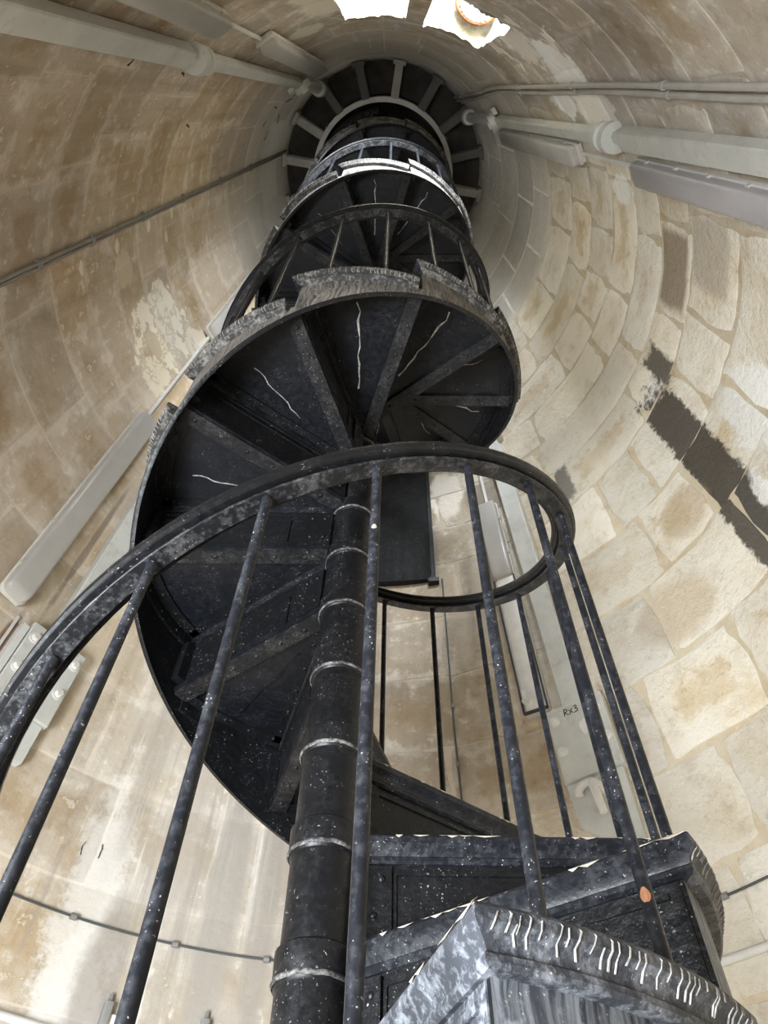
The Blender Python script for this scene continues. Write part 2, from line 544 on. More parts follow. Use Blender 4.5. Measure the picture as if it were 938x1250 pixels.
def shell(name, t0, t1, label):
    ths = sorted(set([t0 + i * (t1 - t0) / 60 for i in range(61)] +
                     [v for v in (WIN[0], MUL[0], MUL[1], WIN[1], DOOR[0], DOOR[1]) if t0 < v < t1] +
                     [v + 360 for v in (WIN[0], MUL[0], MUL[1], WIN[1], DOOR[0], DOOR[1]) if t0 < v + 360 < t1]))
    zs = sorted(set([FLOOR_Z + i * (TOPZ - FLOOR_Z) / 44 for i in range(45)] + [WIN[2], WIN[3], DOOR[3]]))
    mb = MB()
    vs = [wp(t, 0, 0, z) for z in zs for t in ths]
    fs = []
    n = len(ths)
    for i in range(len(zs) - 1):
        for j in range(n - 1):
            a, b = wedge(ths[j] + 1e-4), wedge(ths[j + 1] - 1e-4)
            if in_open(a, b, zs[i], zs[i + 1]):
                continue
            fs.append([i * n + j, i * n + j + 1, (i + 1) * n + j + 1, (i + 1) * n + j])
    mb.add(vs, fs)
    o = mb.build(name, M['mortar'])
    for p_ in o.data.polygons:
        p_.use_smooth = True
    return tag(o, label, kind='structure')


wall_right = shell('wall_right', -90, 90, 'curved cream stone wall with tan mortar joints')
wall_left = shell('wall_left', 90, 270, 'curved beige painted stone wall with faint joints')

COURSES = [.20, .57, .95, 1.33, 1.70, 2.08, 2.46, 2.83, 3.22, 3.52, 3.81, 4.12, 4.46, 4.80, 5.24, 5.66, 6.08, 6.58, 7.02, 7.5]
FIXED = {1.33: [35.9, 53.0], 1.70: [26.3, 42.6], 2.08: [35.4, 14.0], 2.46: [17.4, 1.0], 2.83: [5.8, 23.5], .95: [41.0, 27.0],
         3.22: [-2.0, 16.5], 3.52: [-14.5, 9.0], 3.81: [-24.0, 1.0], 4.12: [-10.7, 12.0], 4.46: [3.0, -14.0], 4.80: [-4.0, 15.0]}


def wob(a, b, c, sc, amp):
    return mnoise.noise(Vector((a * sc, b * sc, c * 3.7))) * amp


def stone(parent, t0, t1, z0, z1, rough, gap, proud, seed):
    """one ashlar block: a curved patch with an uneven outline, standing proud of the joint"""
    zc = (z0 + z1) / 2
    k = RW(zc) * PI / 180
    us = [0, .0, .05, .18, .34, .5, .66, .82, .95, 1, 1]
    vs = [0, .0, .08, .3, .5, .7, .92, 1, 1]
    rows = []
    a0, a1, b0, b1 = t0 * k + gap, t1 * k - gap, z0 + gap, z1 - gap
    for j, v in enumerate(vs):
        row = []
        for i, u in enumerate(us):
            rim = i in (0, len(us) - 1) or j in (0, len(vs) - 1)
            edge = (min(u, 1 - u) < .01) or (min(v, 1 - v) < .01)
            # rounded corners
            cu, cv = min(u, 1 - u), min(v, 1 - v)
            s = a0 + (a1 - a0) * u
            z = b0 + (b1 - b0) * v
            amp = .014 * rough + .002
            s += wob(s, z, seed, 5.0, amp * 1.3) + wob(s, z, seed + 9, 17.0, amp * .8)
            z += wob(s, z, seed + 4, 5.0, amp * 1.3) + wob(s, z, seed + 14, 17.0, amp * .8)
            if edge and cu < .03 and cv < .09:
                s += (1 if u < .5 else -1) * .012 * rough
                z += (1 if v < .5 else -1) * .010 * rough
            if rim:
                y = -.012
            elif edge:
                y = proud * .45
            else:
                y = proud + rough * (wob(s, z, seed + 2, 7.0, .006) + wob(s, z, seed + 3, 22.0, .0035))
            row.append(wp(s / k, 0, y, z))
        rows.append(row)
    mb = MB()
    mb.grid(rows)
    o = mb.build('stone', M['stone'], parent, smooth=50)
    uv = o.data.uv_layers.new(name='face')
    nc = len(us)
    for lp in o.data.loops:
        uv.data[lp.index].uv = (us[lp.vertex_index % nc], vs[lp.vertex_index // nc])
    return o


count = {'R': 0, 'L': 0}
rs = random.Random(3)
for ci in range(len(COURSES) - 1):
    z0, z1 = COURSES[ci], COURSES[ci + 1]
    fixed = FIXED.get(z0, [])
    # joints right round the course
    joints = []
    t = -180 + rs.uniform(0, 12)
    while t < 180:
        joints.append(t)
        t += rs.uniform(15, 24) if z0 < 3.3 else rs.uniform(19, 30)
    if fixed:
        joints = [j for j in joints if min(abs(j - q) for q in fixed) > 10]
        joints += fixed
    # seams of the two wall halves and edges of openings
    cuts = [-90.0, 90.0]
    for o in ((WIN[0], MUL[0], WIN[2], WIN[3]), (MUL[1], WIN[1], WIN[2], WIN[3]), DOOR):
        if z1 > o[2] + .02 and z0 < o[3] - .02:
            cuts += [o[0], o[1]]
    joints = [j for j in joints if min(abs(wedge(j - q)) for q in cuts) > 3.5] + cuts
    joints.sort()
    for a, b in zip(joints, joints[1:] + [joints[0] + 360]):
        mid = wedge((a + b) / 2)
        aa, bb = mid - (b - a) / 2, mid + (b - a) / 2
        zz0, zz1 = z0, z1
        op = in_open(aa + .5, bb - .5, zz0, zz1)
        if op:
            if op[3] < z1 - .04:
                zz0 = op[3]
            elif op[2] > z0 + .04:
                zz1 = op[2]
            else:
                continue
        if -150 < mid < -40 and z1 < 1.75:
            continue                                   # hidden behind the camera, bare wall
        right = -90 < mid < 90
        east = -36 < mid < 66 and z0 < 5.2
        n1 = -62 < mid < -36
        if east:
            rough, gap, proud = 1.0, .0085, .009
        elif 66 <= mid < 100 and z0 < 5.2:
            rough, gap, proud = .6, .006, .006
        elif n1:
            rough, gap, proud = .35, .0055, .005
        else:
            rough, gap, proud = .22, .0048, .0035
            if -36 < mid < 66:
                gap = .009
        stone(wall_right if right else wall_left, aa, bb, zz0, zz1, rough, gap, proud, ci * 17.3 + mid * .11)
        count['R' if right else 'L'] += 1
print('stones', count)

# cracks and old fixings in the painted plaster
rc = random.Random(11)
for (th, z, ln, wd) in ((-147.9, 4.56, .05, .010), (-152.5, 6.29, .16, .012), (-158.5, 6.48, .14, .012), (-138.0, 6.73, .26, .012),
                        (-147.7, 6.65, .13, .012), (-134.6, 4.04, .06, .011), (-141.0, 6.62, .16, .010), (-134.6, 3.42, .035, .009),
                        (-143.5, 6.35, .10, .008), (124.0, 1.43, .05, .003), (126.2, 1.42, .05, .003)):
    mb = MB()
    q, p0 = [], Vector((0, 0))
    ang = rc.uniform(.9, 2.0) if z > 2 else 1.5
    for i in range(7):
        q.append(p0.copy())
        ang += rc.uniform(-.6, .6)
        p0 += Vector((math.cos(ang), math.sin(ang))) * ln / 6
    for i in range(6):
        w0, w1 = wd * (.3 + .7 * rc.random()) / 2, wd * (.3 + .7 * rc.random()) / 2
        pts = []
        for (pp, ww) in ((q[i], w0), (q[i + 1], w1)):
            for yy in (.002, .0075):
                for sg in (-1, 1):
                    pts.append(wp(th, pp.x + sg * ww, yy, z + pp.y))
        mb.add(pts, [[0, 1, 3, 2], [4, 6, 7, 5], [0, 4, 5, 1], [2, 3, 7, 6], [0, 2, 6, 4], [1, 5, 7, 3]])
    mb.build('crack', M['crack'], wall_left)

# ------------------------------------------------------------------ window embrasure and entrance


def reveal(o, depth, splay, name, mat, sill=True, ragged=0.0):
    """thickness of the wall around an opening: two jambs, head and sill"""
    t0, t1, z0, z1 = o
    mb = MB()
    nz, nt, nd = 20, 30, 6

    def pt(t, d, z):
        u = (t - t0) / (t1 - t0)
        tt = t + splay * d * (1 if u < .5 else -1) * abs(u - .5) * 2
        p_ = wp(tt, 0, -d * depth, z)
        n_ = mnoise.noise(p_ * 9) * ragged
        if d == 0:
            n_ = -abs(n_) * 1.6 - abs(mnoise.noise(p_ * 27)) * ragged * 1.5
            return p_ + Vector((0, 0, n_ if z == z1 else 0)) + Vector((p_.x, p_.y, 0)).normalized() * (n_ * .5)
        return p_ + Vector((n_ * .6, n_ * .4, n_))
    for t in (t0, t1):
        mb.grid([[pt(t, d / nd, z0 + (z1 - z0) * i / nz) for i in range(nz + 1)] for d in range(nd + 1)])
    for z in ((z0, z1) if sill else (z1,)):
        mb.grid([[pt(t0 + (t1 - t0) * i / nt, d / nd, z) for i in range(nt + 1)] for d in range(nd + 1)])
    return mb.build(name, mat, smooth=60)


def winframe(parent, o, depth):
    t0, t1, z0, z1 = o
    tc = (t0 + t1) / 2
    hw = (t1 - t0) / 2 * PI / 180 * RW((z0 + z1) / 2) - .02
    mb = MB()
    f = lambda t, y, z: wp(tc, t, y, z)
    for (a, b, c, d) in ((-hw, -hw + .05, z0, z1), (hw - .05, hw, z0, z1), (-hw + .05, hw - .05, z0, z0 + .05), (-hw + .05, hw - .05, z1 - .05, z1), (-.015, .015, z0 + .05, z1 - .05)):
        mb.box(a, b, -depth, -depth + .04, c, d, fn=f)
    mb.build('window_frame', M['tray'], parent)


for i, o in enumerate(((WIN[0], MUL[0], WIN[2], WIN[3]), (MUL[1], WIN[1], WIN[2], WIN[3]))):
    r = reveal(o, .55, 0.0, 'window_%d' % (i + 1), M['soffit'], True, .03)
    tag(r, ('narrow window light with ragged bright plaster reveal beside the twin upright lamp column',
            'window light with ragged plaster reveal and a small round lamp under its head')[i], kind='structure')
    winframe(r, o, .5)
r = reveal(DOOR, .45, 0.0, 'door_1', M['soffit'], False, .01)
tag(r, 'open doorway at the foot of the tower', kind='structure')

# lamp under the window head
e = empty('bulkhead_lamp', (1.40 * math.cos(RAD(-67)), 1.40 * math.sin(RAD(-67)), 5.02), RAD(-67 + 90))
tag(e, 'small oval bulkhead lamp with ribbed white lens under the window head', 'lamp')
mb = MB()
prof = [(.10, 0), (.105, -.02), (.095, -.035), (.085, -.035)]
mb.sweep([[(1.25 * r_ * math.cos(2 * PI * k / 24), r_ * math.sin(2 * PI * k / 24), z_) for k in range(24)] for r_, z_ in prof])
mb.build('lamp_body', M['rust'], e, 40)
mb = MB()
for k in range(9):
    xx = -.085 + k * .0212
    hy = .082 * math.sqrt(max(.05, 1 - (xx / .105) ** 2))
    mb.box(xx - .008, xx + .008, -hy, hy, -.046, -.034)
mb.build('ribbed_lens', M['paint_white'], e)

# ------------------------------------------------------------------ the staircase
TH0 = -73.2                       # azimuth of the front corner of step 0
ZT0 = .312                        # height of its tread
RISE, STEP = .2, 36.0
K0, K1 = -4, 34
R_BAL, R_SK, R_N = .5614, .573, .602
stair = empty('spiral_staircase', (0, 0, FLOOR_Z))
tag(stair, 'black cast iron spiral staircase winding up the middle of the tower', 'staircase')


def pol(r, a, z):
    return (r * math.cos(RAD(a)), r * math.sin(RAD(a)), z)


def skb(a):                        # bottom of the skirt, local height
    return -.2835 + .2 * a / 36.0


# tread plate
mb = MB()
RS = (.05, .085, .14, .2, .3, .4, .5, .57)


def plate_row(r, z):                # from just behind the nosing to just behind the next riser
    a0 = math.degrees(math.asin(.004 / r))
    a1 = 36.0 + math.degrees(math.asin(.034 / r))
    return [pol(r, a0 + (a1 - a0) * i / 16, z) for i in range(17)]


for z, fl in ((0, False), (-.014, True)):
    mb.grid([plate_row(r, z) for r in RS], flip=fl)
mb.grid([plate_row(.57, z) for z in (0, -.014)])
mb.grid([[plate_row(r, z)[0] for r in RS] for z in (0, -.014)])
mb.grid([[plate_row(r, z)[-1] for r in RS] for z in (0, -.014)])
ME = {}
ME['step'] = mb.mesh('step', M['iron_plate'])

# riser with raised border panel
mb = MB()
mb.box(.05, .566, .020, .028, -.2, -.010)
mb.box(.12, .55, .0165, .0200, -.066, -.058)
mb.box(.12, .126, .0165, .0200, -.19, -.066)
mb.box(.10, .56, .028, .034, -.060, -.050)
mb.box(.10, .56, .028, .032, -.085, -.080)
mb.box(.17, .176, .028, .032, -.185, -.085)
ME['riser'] = mb.mesh('riser', M['iron'])
ME['riser_worn_lit'] = mb.mesh('riser', M['worn_pale_lit'])  # scuffed copy with daylight in its colour, for the nearest step

# hub bracket with bolts, both faces of the riser
mb = MB()
mb.box(.055, .118, .012, .020, -.197, -.052)
for (xx, zz) in ((.072, -.075), (.101, -.075), (.088, -.135), (.074, -.175)):
    mb.dome((xx, .012, zz), (0, -1, 0), .0065)
mb.box(.055, .13, .028, .036, -.197, -.055)
for (xx, zz) in ((.075, -.08), (.11, -.08), (.075, -.165), (.11, -.165)):
    mb.dome((xx, .036, zz), (0, 1, 0), .0065)
ME['hub_bracket'] = mb.mesh('hub_bracket', M['iron'], 50)

# nosing: one moulded profile mitred round the front and the outer edge
PROF = [(.034, -.001), (.003, -.001), (0, -.005), (.0, -.016), (.005, -.021), (.011, -.028), (.014, -.034), (.011, -.037), (.011, -.043), (.015, -.047), (.034, -.047)]
mb = MB()
mb.sweep([[(x if x < .5 else R_N - y, y, z) for (y, z) in PROF] for x in (.054, .6)])
ME['nosing'] = mb.mesh('nosing', M['iron_bar'], 35)
ME['nosing_worn_lit'] = mb.mesh('nosing', M['worn_pale_lit'], 35)
mb = MB()
rings = []
for i in range(25):
    ring = []
    for (y, z) in PROF:
        r = R_N - y
        a0 = math.degrees(math.atan2(y, r))
        a = a0 + (36.4 - a0) * i / 24
        rr = math.hypot(R_N - y, y) if i == 0 else r
        ring.append(pol(rr, a, z))
    rings.append(ring)
mb.sweep(rings)
ME['outer_nosing'] = mb.mesh('outer_nosing', M['nosing'], 35)
ME['outer_nosing_skylit'] = mb.mesh('outer_nosing', M['nosing_skylit'], 35)
# worn ribbing of the outer nosing
for var in range(2):
    mb = MB()
    rr = random.Random(5 + var)
    a = 1.6
    while a < 35.6:
        wv = rr.uniform(.03, .11)
        ph = rr.uniform(-.35, .35)
        cols = []
        prof_ = ((R_N - .0016, -.003, 0), (R_N + .0012, -.008, .35), (R_N + .0012, -.016, -.1), (R_N - .0042, -.022, -.35), (R_N - .010, -.029, 0))
        i0, i1 = rr.choice(((0, 5), (0, 5), (0, 3), (1, 5), (0, 4), (2, 5), (1, 4)))
        for (r, z, d) in prof_[i0:i1]:
            c = a + d * (.6 + ph) + ph
            cols.append([pol(r - .003, c - wv, z), pol(r, c - wv * .7, z), pol(r, c + wv * .7, z), pol(r - .003, c + wv, z)])
        mb.grid(cols)
        a += rr.uniform(.5, 1.7)
    ME['ribbing%d' % var] = mb.mesh('ribbing', M['rib'])

# skirt: outer face worn, inner face black, half-round bead along the foot
mb = MB()
AS = [2.2 + 36.0 * i / 20 for i in range(21)]
Ztop = -.012


def zrow(a, f):
    return skb(a) + (Ztop - skb(a)) * f
mb.grid([[pol(R_SK, a, zrow(a, f)) for a in AS] for f in (0, .33, .66, 1)], mat=0)
mb.grid([[pol(R_SK - .008, a, zrow(a, f)) for a in AS] for f in (0, .33, .66, 1)], mat=1, flip=True)
bead = [(R_SK, .008), (R_SK + .0025, .006), (R_SK + .0025, .001), (R_SK, -.001), (R_SK - .010, -.001)]
mb.grid([[pol(r, a, skb(a) + dz) for a in AS] for r, dz in bead[:3]], mat=0)
mb.grid([[pol(r, a, skb(a) + dz) for a in AS] for r, dz in bead[2:]], mat=1)
for a in (AS[0], AS[-1]):
    mb.grid([[pol(r, a, zrow(a, f)) for r in (R_SK - .008, R_SK)] for f in (0, 1)], mat=1)
ME['skirt'] = mb.mesh('skirt', [M['worn'], M['iron']], 40)
ME['skirt_skylit'] = mb.mesh('skirt', [M['worn_skylit'], M['iron']], 40)  # copy with the skylight tint in its outer face

# angle iron under the tread along the skirt, with rivets
mb = MB()
AF = [3.0 + 33.0 * i / 14 for i in range(15)]
mb.sweep([[pol(r, a, z) for (r, z) in ((.525, -.014), (.5645, -.014), (.5645, -.060), (.557, -.060), (.557, -.022), (.525, -.022))] for a in AF])
for a in (6, 14, 22, 30):
    mb.dome(pol(.541, a, -.022), (0, 0, -1), .006, 6)
    p = pol(.557, a + 4, -.043)
    mb.dome(p, (-p[0], -p[1], 0), .005, 6)
# inner face rib at the foot of the riser
mb.box(.535, .563, .030, .055, -.19, -.062)
ME['edge_angle'] = mb.mesh('edge_angle', M['iron'], 40)

# dusty bearing bar under the riser line of the step below
mb = MB()
mb.box(.058, .560, -.012, .030, -.226, -.2145)
for q in range(6):
    mb.dome((.12 + q * .08, .010, -.226), (0, 0, -1), .0062, 6)
ME['bearing_bar'] = mb.mesh('bearing_bar', M['iron_dusty'], 40)
# small angle behind the riser
mb = MB()
mb.box(.08, .552, .028, .056, -.022, -.0145)
for q in range(5):
    mb.dome((.14 + q * .09, .044, -.022), (0, 0, -1), .005, 6)
ME['riser_angle'] = mb.mesh('riser_angle', M['iron'], 40)

# hub collar on the pole with a rolled lip
mb = MB()
prof = [(.052, -.2), (.056, -.2), (.0565, -.060), (.0565, -.056), (.0600, -.052), (.0615, -.046), (.0625, -.004), (.0585, .0), (.052, .0)]
mb.grid([[(r * math.cos(2 * PI * k / 28), r * math.sin(2 * PI * k / 28), z) for k in range(28)] for r, z in prof], closed_u=True)
ME['hub'] = mb.mesh('hub', M['iron_smooth'], 40)
mb = MB()
prof = [(.0600, -.0525), (.0628, -.0500), (.0628, -.0470), (.0612, -.0450)]
rr = random.Random(2)
mb.grid([[((r + .0008) * math.cos(2 * PI * k / 40), (r + .0008) * math.sin(2 * PI * k / 40), z + .0014 * math.sin(k * 2.1) * math.cos(k * .7)) for k in range(40)] for r, z in prof], closed_u=True)
ME['worn_lip'] = mb.mesh('worn_lip', M['nosing'], 60)

# paint seam on the underside, jagged pale line


def seam(seed, a, r0, r1, wd, mat):
    rr = random.Random(seed)
    mb = MB()
    n = 11
    pts = []
    for i in range(n):
        r = r0 + (r1 - r0) * i / (n - 1)
        aa = a + rr.uniform(-.7, .7)
        h = wd * rr.uniform(.25, 1)
        pts.append([(*pol(r, aa, 0)[:2], -.0142), (*pol(r, aa - math.degrees(h / r) * .5, 0)[:2], -.0175), (*pol(r, aa + math.degrees(h / r) * .5, 0)[:2], -.0175), (*pol(r, aa + .1, 0)[:2], -.0142)])
    mb.grid(pts)
    return mb.mesh('seam', mat)


ME['seam_pale'] = seam(1, 19, .22, .50, .0075, M['rib'])
ME['seam_pale2'] = seam(4, 17, .27, .47, .0035, M['rib'])
ME['seam_dark'] = seam(3, 20, .2, .52, .005, M['iron'])

# bare worn edge flecks on some nosings
mb = MB()
rr = random.Random(8)
x_ = .09
while x_ < .57:
    l = rr.uniform(.01, .05)
    if rr.random() < .5:
        mb.add([(x_, -.0008, -.0025), (x_ + l * .4, -.0008, -.0025 - rr.uniform(.0005, .0045)), (x_ + l, -.0008, -.0025), (x_ + l, .0035, .0006), (x_, .0035, .0006)], [[0, 1, 2], [0, 2, 3, 4]])
    x_ += l
ME['bare_edge'] = mb.mesh('bare_edge', M['chip'])

for k in range(K0, K1 + 1):
    s = link('step', ME['step'], stair)
    s.location = (0, 0, ZT0 + RISE * k - FLOOR_Z)
    s.rotation_euler = (0, 0, RAD(TH0 + STEP * k))
    ch = [('riser', 'riser_worn_lit' if k == 0 else 'riser'), ('hub_bracket',) * 2, ('nosing', 'nosing_worn_lit' if k == 0 else 'nosing'),
          ('outer_nosing', 'outer_nosing_skylit' if k < 3 else 'outer_nosing'), ('ribbing', 'ribbing%d' % (k % 2)), ('skirt', 'skirt_skylit' if k < 3 else 'skirt'), ('edge_angle',) * 2, ('bearing_bar',) * 2,
          ('riser_angle',) * 2, ('hub',) * 2, ('worn_lip',) * 2]
    if k in (9, 10, 19, 20, 12):
        ch.append(('seam', 'seam_pale'))
    elif k in (8, 11, 7, 18, 13):
        ch.append(('seam', 'seam_pale2'))
    else:
        ch.append(('seam', 'seam_dark'))
    if k in (1, 2, 3, 0):
        ch.append(('bare_edge',) * 2)
    for nm, key in ch:
        o = link(nm, ME[key], s)
        if nm in ('ribbing', 'bare_edge'):
            o['kind'] = 'stuff'

mb = MB()
prof = [(FLOOR_Z, .052), (7.5, .052)]
mb.sweep([[(r * math.cos(2 * PI * k / 28), r * math.sin(2 * PI * k / 28), z - FLOOR_Z) for k in range(28)] for z, r in prof])
mb.build('central_pole', M['iron_smooth'], stair, 40)


def zrail(th):
    return 1.502 + th / 180.0


# handrail: moulded cap on a flat bar
T_A, T_B = -214.0, 985.0
CAPP = [(-.0105, .0065), (.0105, .0065), (.0110, .0125), (.0230, .0130), (.0240, .0180), (.0285, .0200), (.0295, .0270), (.0290, .0360), (.0260, .0430), (.0200, .0490), (.0100, .0525), (-.0100, .0525), (-.0200, .0490), (-.0260, .0430), (-.0290, .0360), (-.0295, .0270), (-.0285, .0200), (-.0240, .0180), (-.0230, .0130), (-.0110, .0125)]
BARP = [(-.0145, .0), (.0145, .0), (.0155, .0012), (.0155, .0058), (.0145, .007), (-.0145, .007), (-.0155, .0058), (-.0155, .0012)]
for nm, prof, mt in (('handrail', CAPP, 'iron_smooth'), ('rail_bar', BARP, 'iron_rail')):
    mb = MB()
    n = 320
    mb.sweep([[pol(R_BAL + dr, T_A + (T_B - T_A) * i / n, zrail(T_A + (T_B - T_A) * i / n) + dz - FLOOR_Z) for dr, dz in prof] for i in range(n + 1)])
    o = mb.build(nm, M[mt], stair, 28)
    if nm == 'rail_bar':
        tag(o, 'flat scuffed bar under the handrail')

# balusters, two to a step
bal = {}


def bal_mesh(L, key):
    if key not in bal:
        mb = MB()
        r = .0080
        prof = [(.0125, 0), (.0125, .006), (.0088, .010), (r, .014), (r, L - .006), (.0095, L - .004), (.0095, L + .001)]
        mb.sweep([[(q * math.cos(2 * PI * k / 14), q * math.sin(2 * PI * k / 14), z) for k in range(14)] for q, z in prof])
        bal[key] = mb.mesh('baluster', M['iron_bar'], 40)
    return bal[key]


j = -5
while True:
    th = -118.25 + 18 * j + {5: .8, 6: 2.0}.get(j, 0.0)
    if th > T_B - 4:
        break
    k = math.floor((th - TH0) / STEP)
    zt = ZT0 + RISE * k
    L = zrail(th) - zt
    o = link('baluster', bal_mesh(L, round(L, 2)), stair)
    o.location = (R_BAL * math.cos(RAD(th)), R_BAL * math.sin(RAD(th)), zt - FLOOR_Z)
    j += 1
# paint chips on two balusters
for (th, z, c) in ((-118.25 + 36, .86, 'chip'), (-118.25 + 72, .395, 'rust')):
    mb = MB()
    rr = random.Random(3)
    az = math.degrees(math.atan2(CAM[1] - R_BAL * math.sin(RAD(th)), CAM[0] - R_BAL * math.cos(RAD(th)))) - 8
    rows = []
    for i in range(5):
        hw = (14, 26, 30, 22, 8)[i] * (1 if c == 'chip' else 1.5)
        rows.append([(R_BAL * math.cos(RAD(th)) + .0083 * math.cos(RAD(az + d * hw)), R_BAL * math.sin(RAD(th)) + .0083 * math.sin(RAD(az + d * hw)), z - FLOOR_Z + i * (.0028 if c == 'chip' else .004)) for d in (-1, -.3, .3, 1)])
    mb.grid(rows)
    o = mb.build('paint_chip', M[c], stair)

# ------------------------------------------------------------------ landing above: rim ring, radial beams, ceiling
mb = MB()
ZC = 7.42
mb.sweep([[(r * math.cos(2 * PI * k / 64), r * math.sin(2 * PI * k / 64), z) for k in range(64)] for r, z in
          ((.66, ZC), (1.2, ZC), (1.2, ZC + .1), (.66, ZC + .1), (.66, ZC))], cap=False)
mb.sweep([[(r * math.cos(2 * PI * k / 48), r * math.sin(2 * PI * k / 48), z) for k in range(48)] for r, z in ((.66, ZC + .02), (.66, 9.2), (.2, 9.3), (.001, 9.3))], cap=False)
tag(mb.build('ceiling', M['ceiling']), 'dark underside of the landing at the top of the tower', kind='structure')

land = empty('landing_frame', (0, 0, 7.1))
tag(land, 'grey steel ring with radial beams carrying the top landing', 'beam')
mb = MB()
mb.sweep([[(r * math.cos(2 * PI * k / 64), r * math.sin(2 * PI * k / 64), z) for k in range(64)] for r, z in
          ((.608, .13), (.608, .26), (.65, .26), (.65, .13), (.608, .13))], cap=False)
mb.build('rim_ring', M['paint'], land, 40)
for i in range(16):
    th = -82 + 22.5 * i
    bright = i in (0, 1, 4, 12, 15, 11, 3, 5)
    mb = MB()
    hw, h0, h1 = .034, .10, .22
    for (a, b, c, d) in ((-hw, hw, h0, h0 + .012), (-hw, hw, h1 - .012, h1), (-.008, .008, h0 + .012, h1 - .012)):
        mb.box(.645, .93, a, b, c, d)
    mb.box(.90, .935, -.055, .055, .07, .24)
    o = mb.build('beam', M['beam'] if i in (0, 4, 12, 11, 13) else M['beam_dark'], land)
    o.rotation_euler = (0, 0, RAD(th))
# ------------------------------------------------------------------ wall-mounted things
SL = math.sqrt(1 + CA * CA)


class WallThing:
    """local frame on the wall: t along it, y out of it, z height; the Empty sits at its foot"""

    def __init__(self, name, th, z, label, cat, group=None):
        self.th, self.L = th, wp(th, 0, 0, z)
        self.root = empty(name, self.L)
        tag(self.root, label, cat, group)

    def p(self, t, y, z):
        return wp(self.th, t, y, z) - self.L

    def prism(self, name, mat, sections, parent=None, smooth=40):
        """sections: list of (z, [(t,y)...])"""
        mb = MB()
        mb.sweep([[self.p(t, y, z) for t, y in pr] for z, pr in sections])
        return mb.build(name, mat, parent or self.root, smooth)


def rrect(w, y0, y1, r, n=3):
    """closed outline: width w, from y0 to y1, outer corners rounded by r"""
    pts = [(-w / 2, y0), (w / 2, y0)]
    for (cx, cy, a0) in ((w / 2 - r, y1 - r, 0), (-w / 2 + r, y1 - r, 90)):
        for i in range(n + 1):
            a = RAD(a0 + 90 * i / n)
            pts.append((cx + r * math.cos(a), cy + r * math.sin(a)))
    return pts


def light_fitting(th, z0, z1, label, mat='diffuser', w=.125, open_from=None):
    T = WallThing('light_fitting', th, z0, label, 'light', 'fluorescent light fittings up the tower wall')
    # tray with rounded ends
    T.prism('tray', M['tray'], [(z0 + .012, rrect(w - .02, .012, .034, .008)), (z0, rrect(w - .02, .012, .034, .008))][::-1] + [(z1, rrect(w - .02, .012, .034, .008))])
    ends = [(.000, .62), (.008, .84), (.022, 1.0)]
    T.prism('gasket_rim', M['tray'], [(z0 - .012 + d, rrect(w * s, .032, .046, .004)) for d, s in ends] + [(z1 + .012 - d, rrect(w * s, .032, .046, .004)) for d, s in reversed(ends)])
    lo = z0 if open_from is None else open_from
    sec = [(lo + d, rrect((w - .012) * s, .046, .046 + .042 * q, .016 * q)) for d, s, q in ((0, .80, .55), (.010, .94, .8), (.028, 1, 1))]
    sec += [(z1 - d, rrect((w - .012) * s, .046, .046 + .042 * q, .016 * q)) for d, s, q in ((.028, 1, 1), (.010, .94, .8), (0, .80, .55))]
    T.prism('diffuser', M[mat], sec, smooth=50)
    if open_from is not None:
        g = w - .014
        T.prism('reflector', M['paint_white'], [(z0 + .004, [(-g / 2, .047), (g / 2, .047), (g / 2 - .02, .058), (-g / 2 + .02, .058)]), (open_from, [(-g / 2, .047), (g / 2, .047), (g / 2 - .02, .058), (-g / 2 + .02, .058)])])
        for s in (-1, 1):
            mb = MB()
            mb.tube([T.p(s * .034, .056, z0 + .05), T.p(s * .034, .078, z0 + .05)], .016, 10)
            mb.tube([T.p(s * .034, .070, z0 + .05), T.p(s * .034, .070, z0 + .10)], .012, 10)
            mb.build('lamp_holder', M['paint_white'], T.root, 40)
        mb = MB()
        T_pts = [(s * (g / 2 + .001)) for s in (-1, 1)]
        for s in T_pts:
            mb.box(s - .003, s + .003, .046, .062, z0, open_from, fn=T.p)
        mb.box(-g / 2, g / 2, .046, .062, z0 - .004, z0 + .003, fn=T.p)
        mb.build('gasket', M['gasket'], T.root)
    # clips along both sides
    n = 5
    for i in range(n):
        z = z0 + (z1 - z0) * (i + .5) / n
        if open_from is not None and z < open_from:
            continue
        for s in (-1, 1):
            mb = MB()
            mb.box(s * (w / 2 - .003) - .0035, s * (w / 2 - .003) + .0035, .036, .056, z - .010, z + .010, fn=T.p)
            mb.build('clip', M['tray'], T.root)
    # tail of conduit leaving the top
    mb = MB()
    mb.tube([T.p(0, .022, z1), T.p(0, .022, z1 + .05)], .012, 10)
    mb.build('cable_gland', M['clip'], T.root, 40)
    return T


light_fitting(152.4, 2.12, 3.49, 'long grey light fitting above the anchor plate half hidden by the handrail', 'diffuser')
light_fitting(152.6, 4.60, 5.95, 'pale light fitting peeping out beside the dusty stair skirt', 'diffuser')
light_fitting(59.3, 2.12, 3.53, 'light fitting seen through the rail loop, half open with white lamp holders', 'diffuser', open_from=2.93)
light_fitting(-28.3, 2.20, 3.56, 'lilac grey light fitting below the thick tie bar on the cream wall', 'diffuser_lilac')
light_fitting(-28.4, 4.38, 6.05, 'small grey light fitting below the pin joint of the tie bar on the cream wall', 'diffuser')
light_fitting(-120.4, 2.30, 3.76, 'big grey light fitting beside the thick tie bar near the window', 'diffuser')
light_fitting(-119.2, 4.56, 6.40, 'small white-ended light fitting beside the tie bar near the window', 'diffuser')

# conduits between the fittings


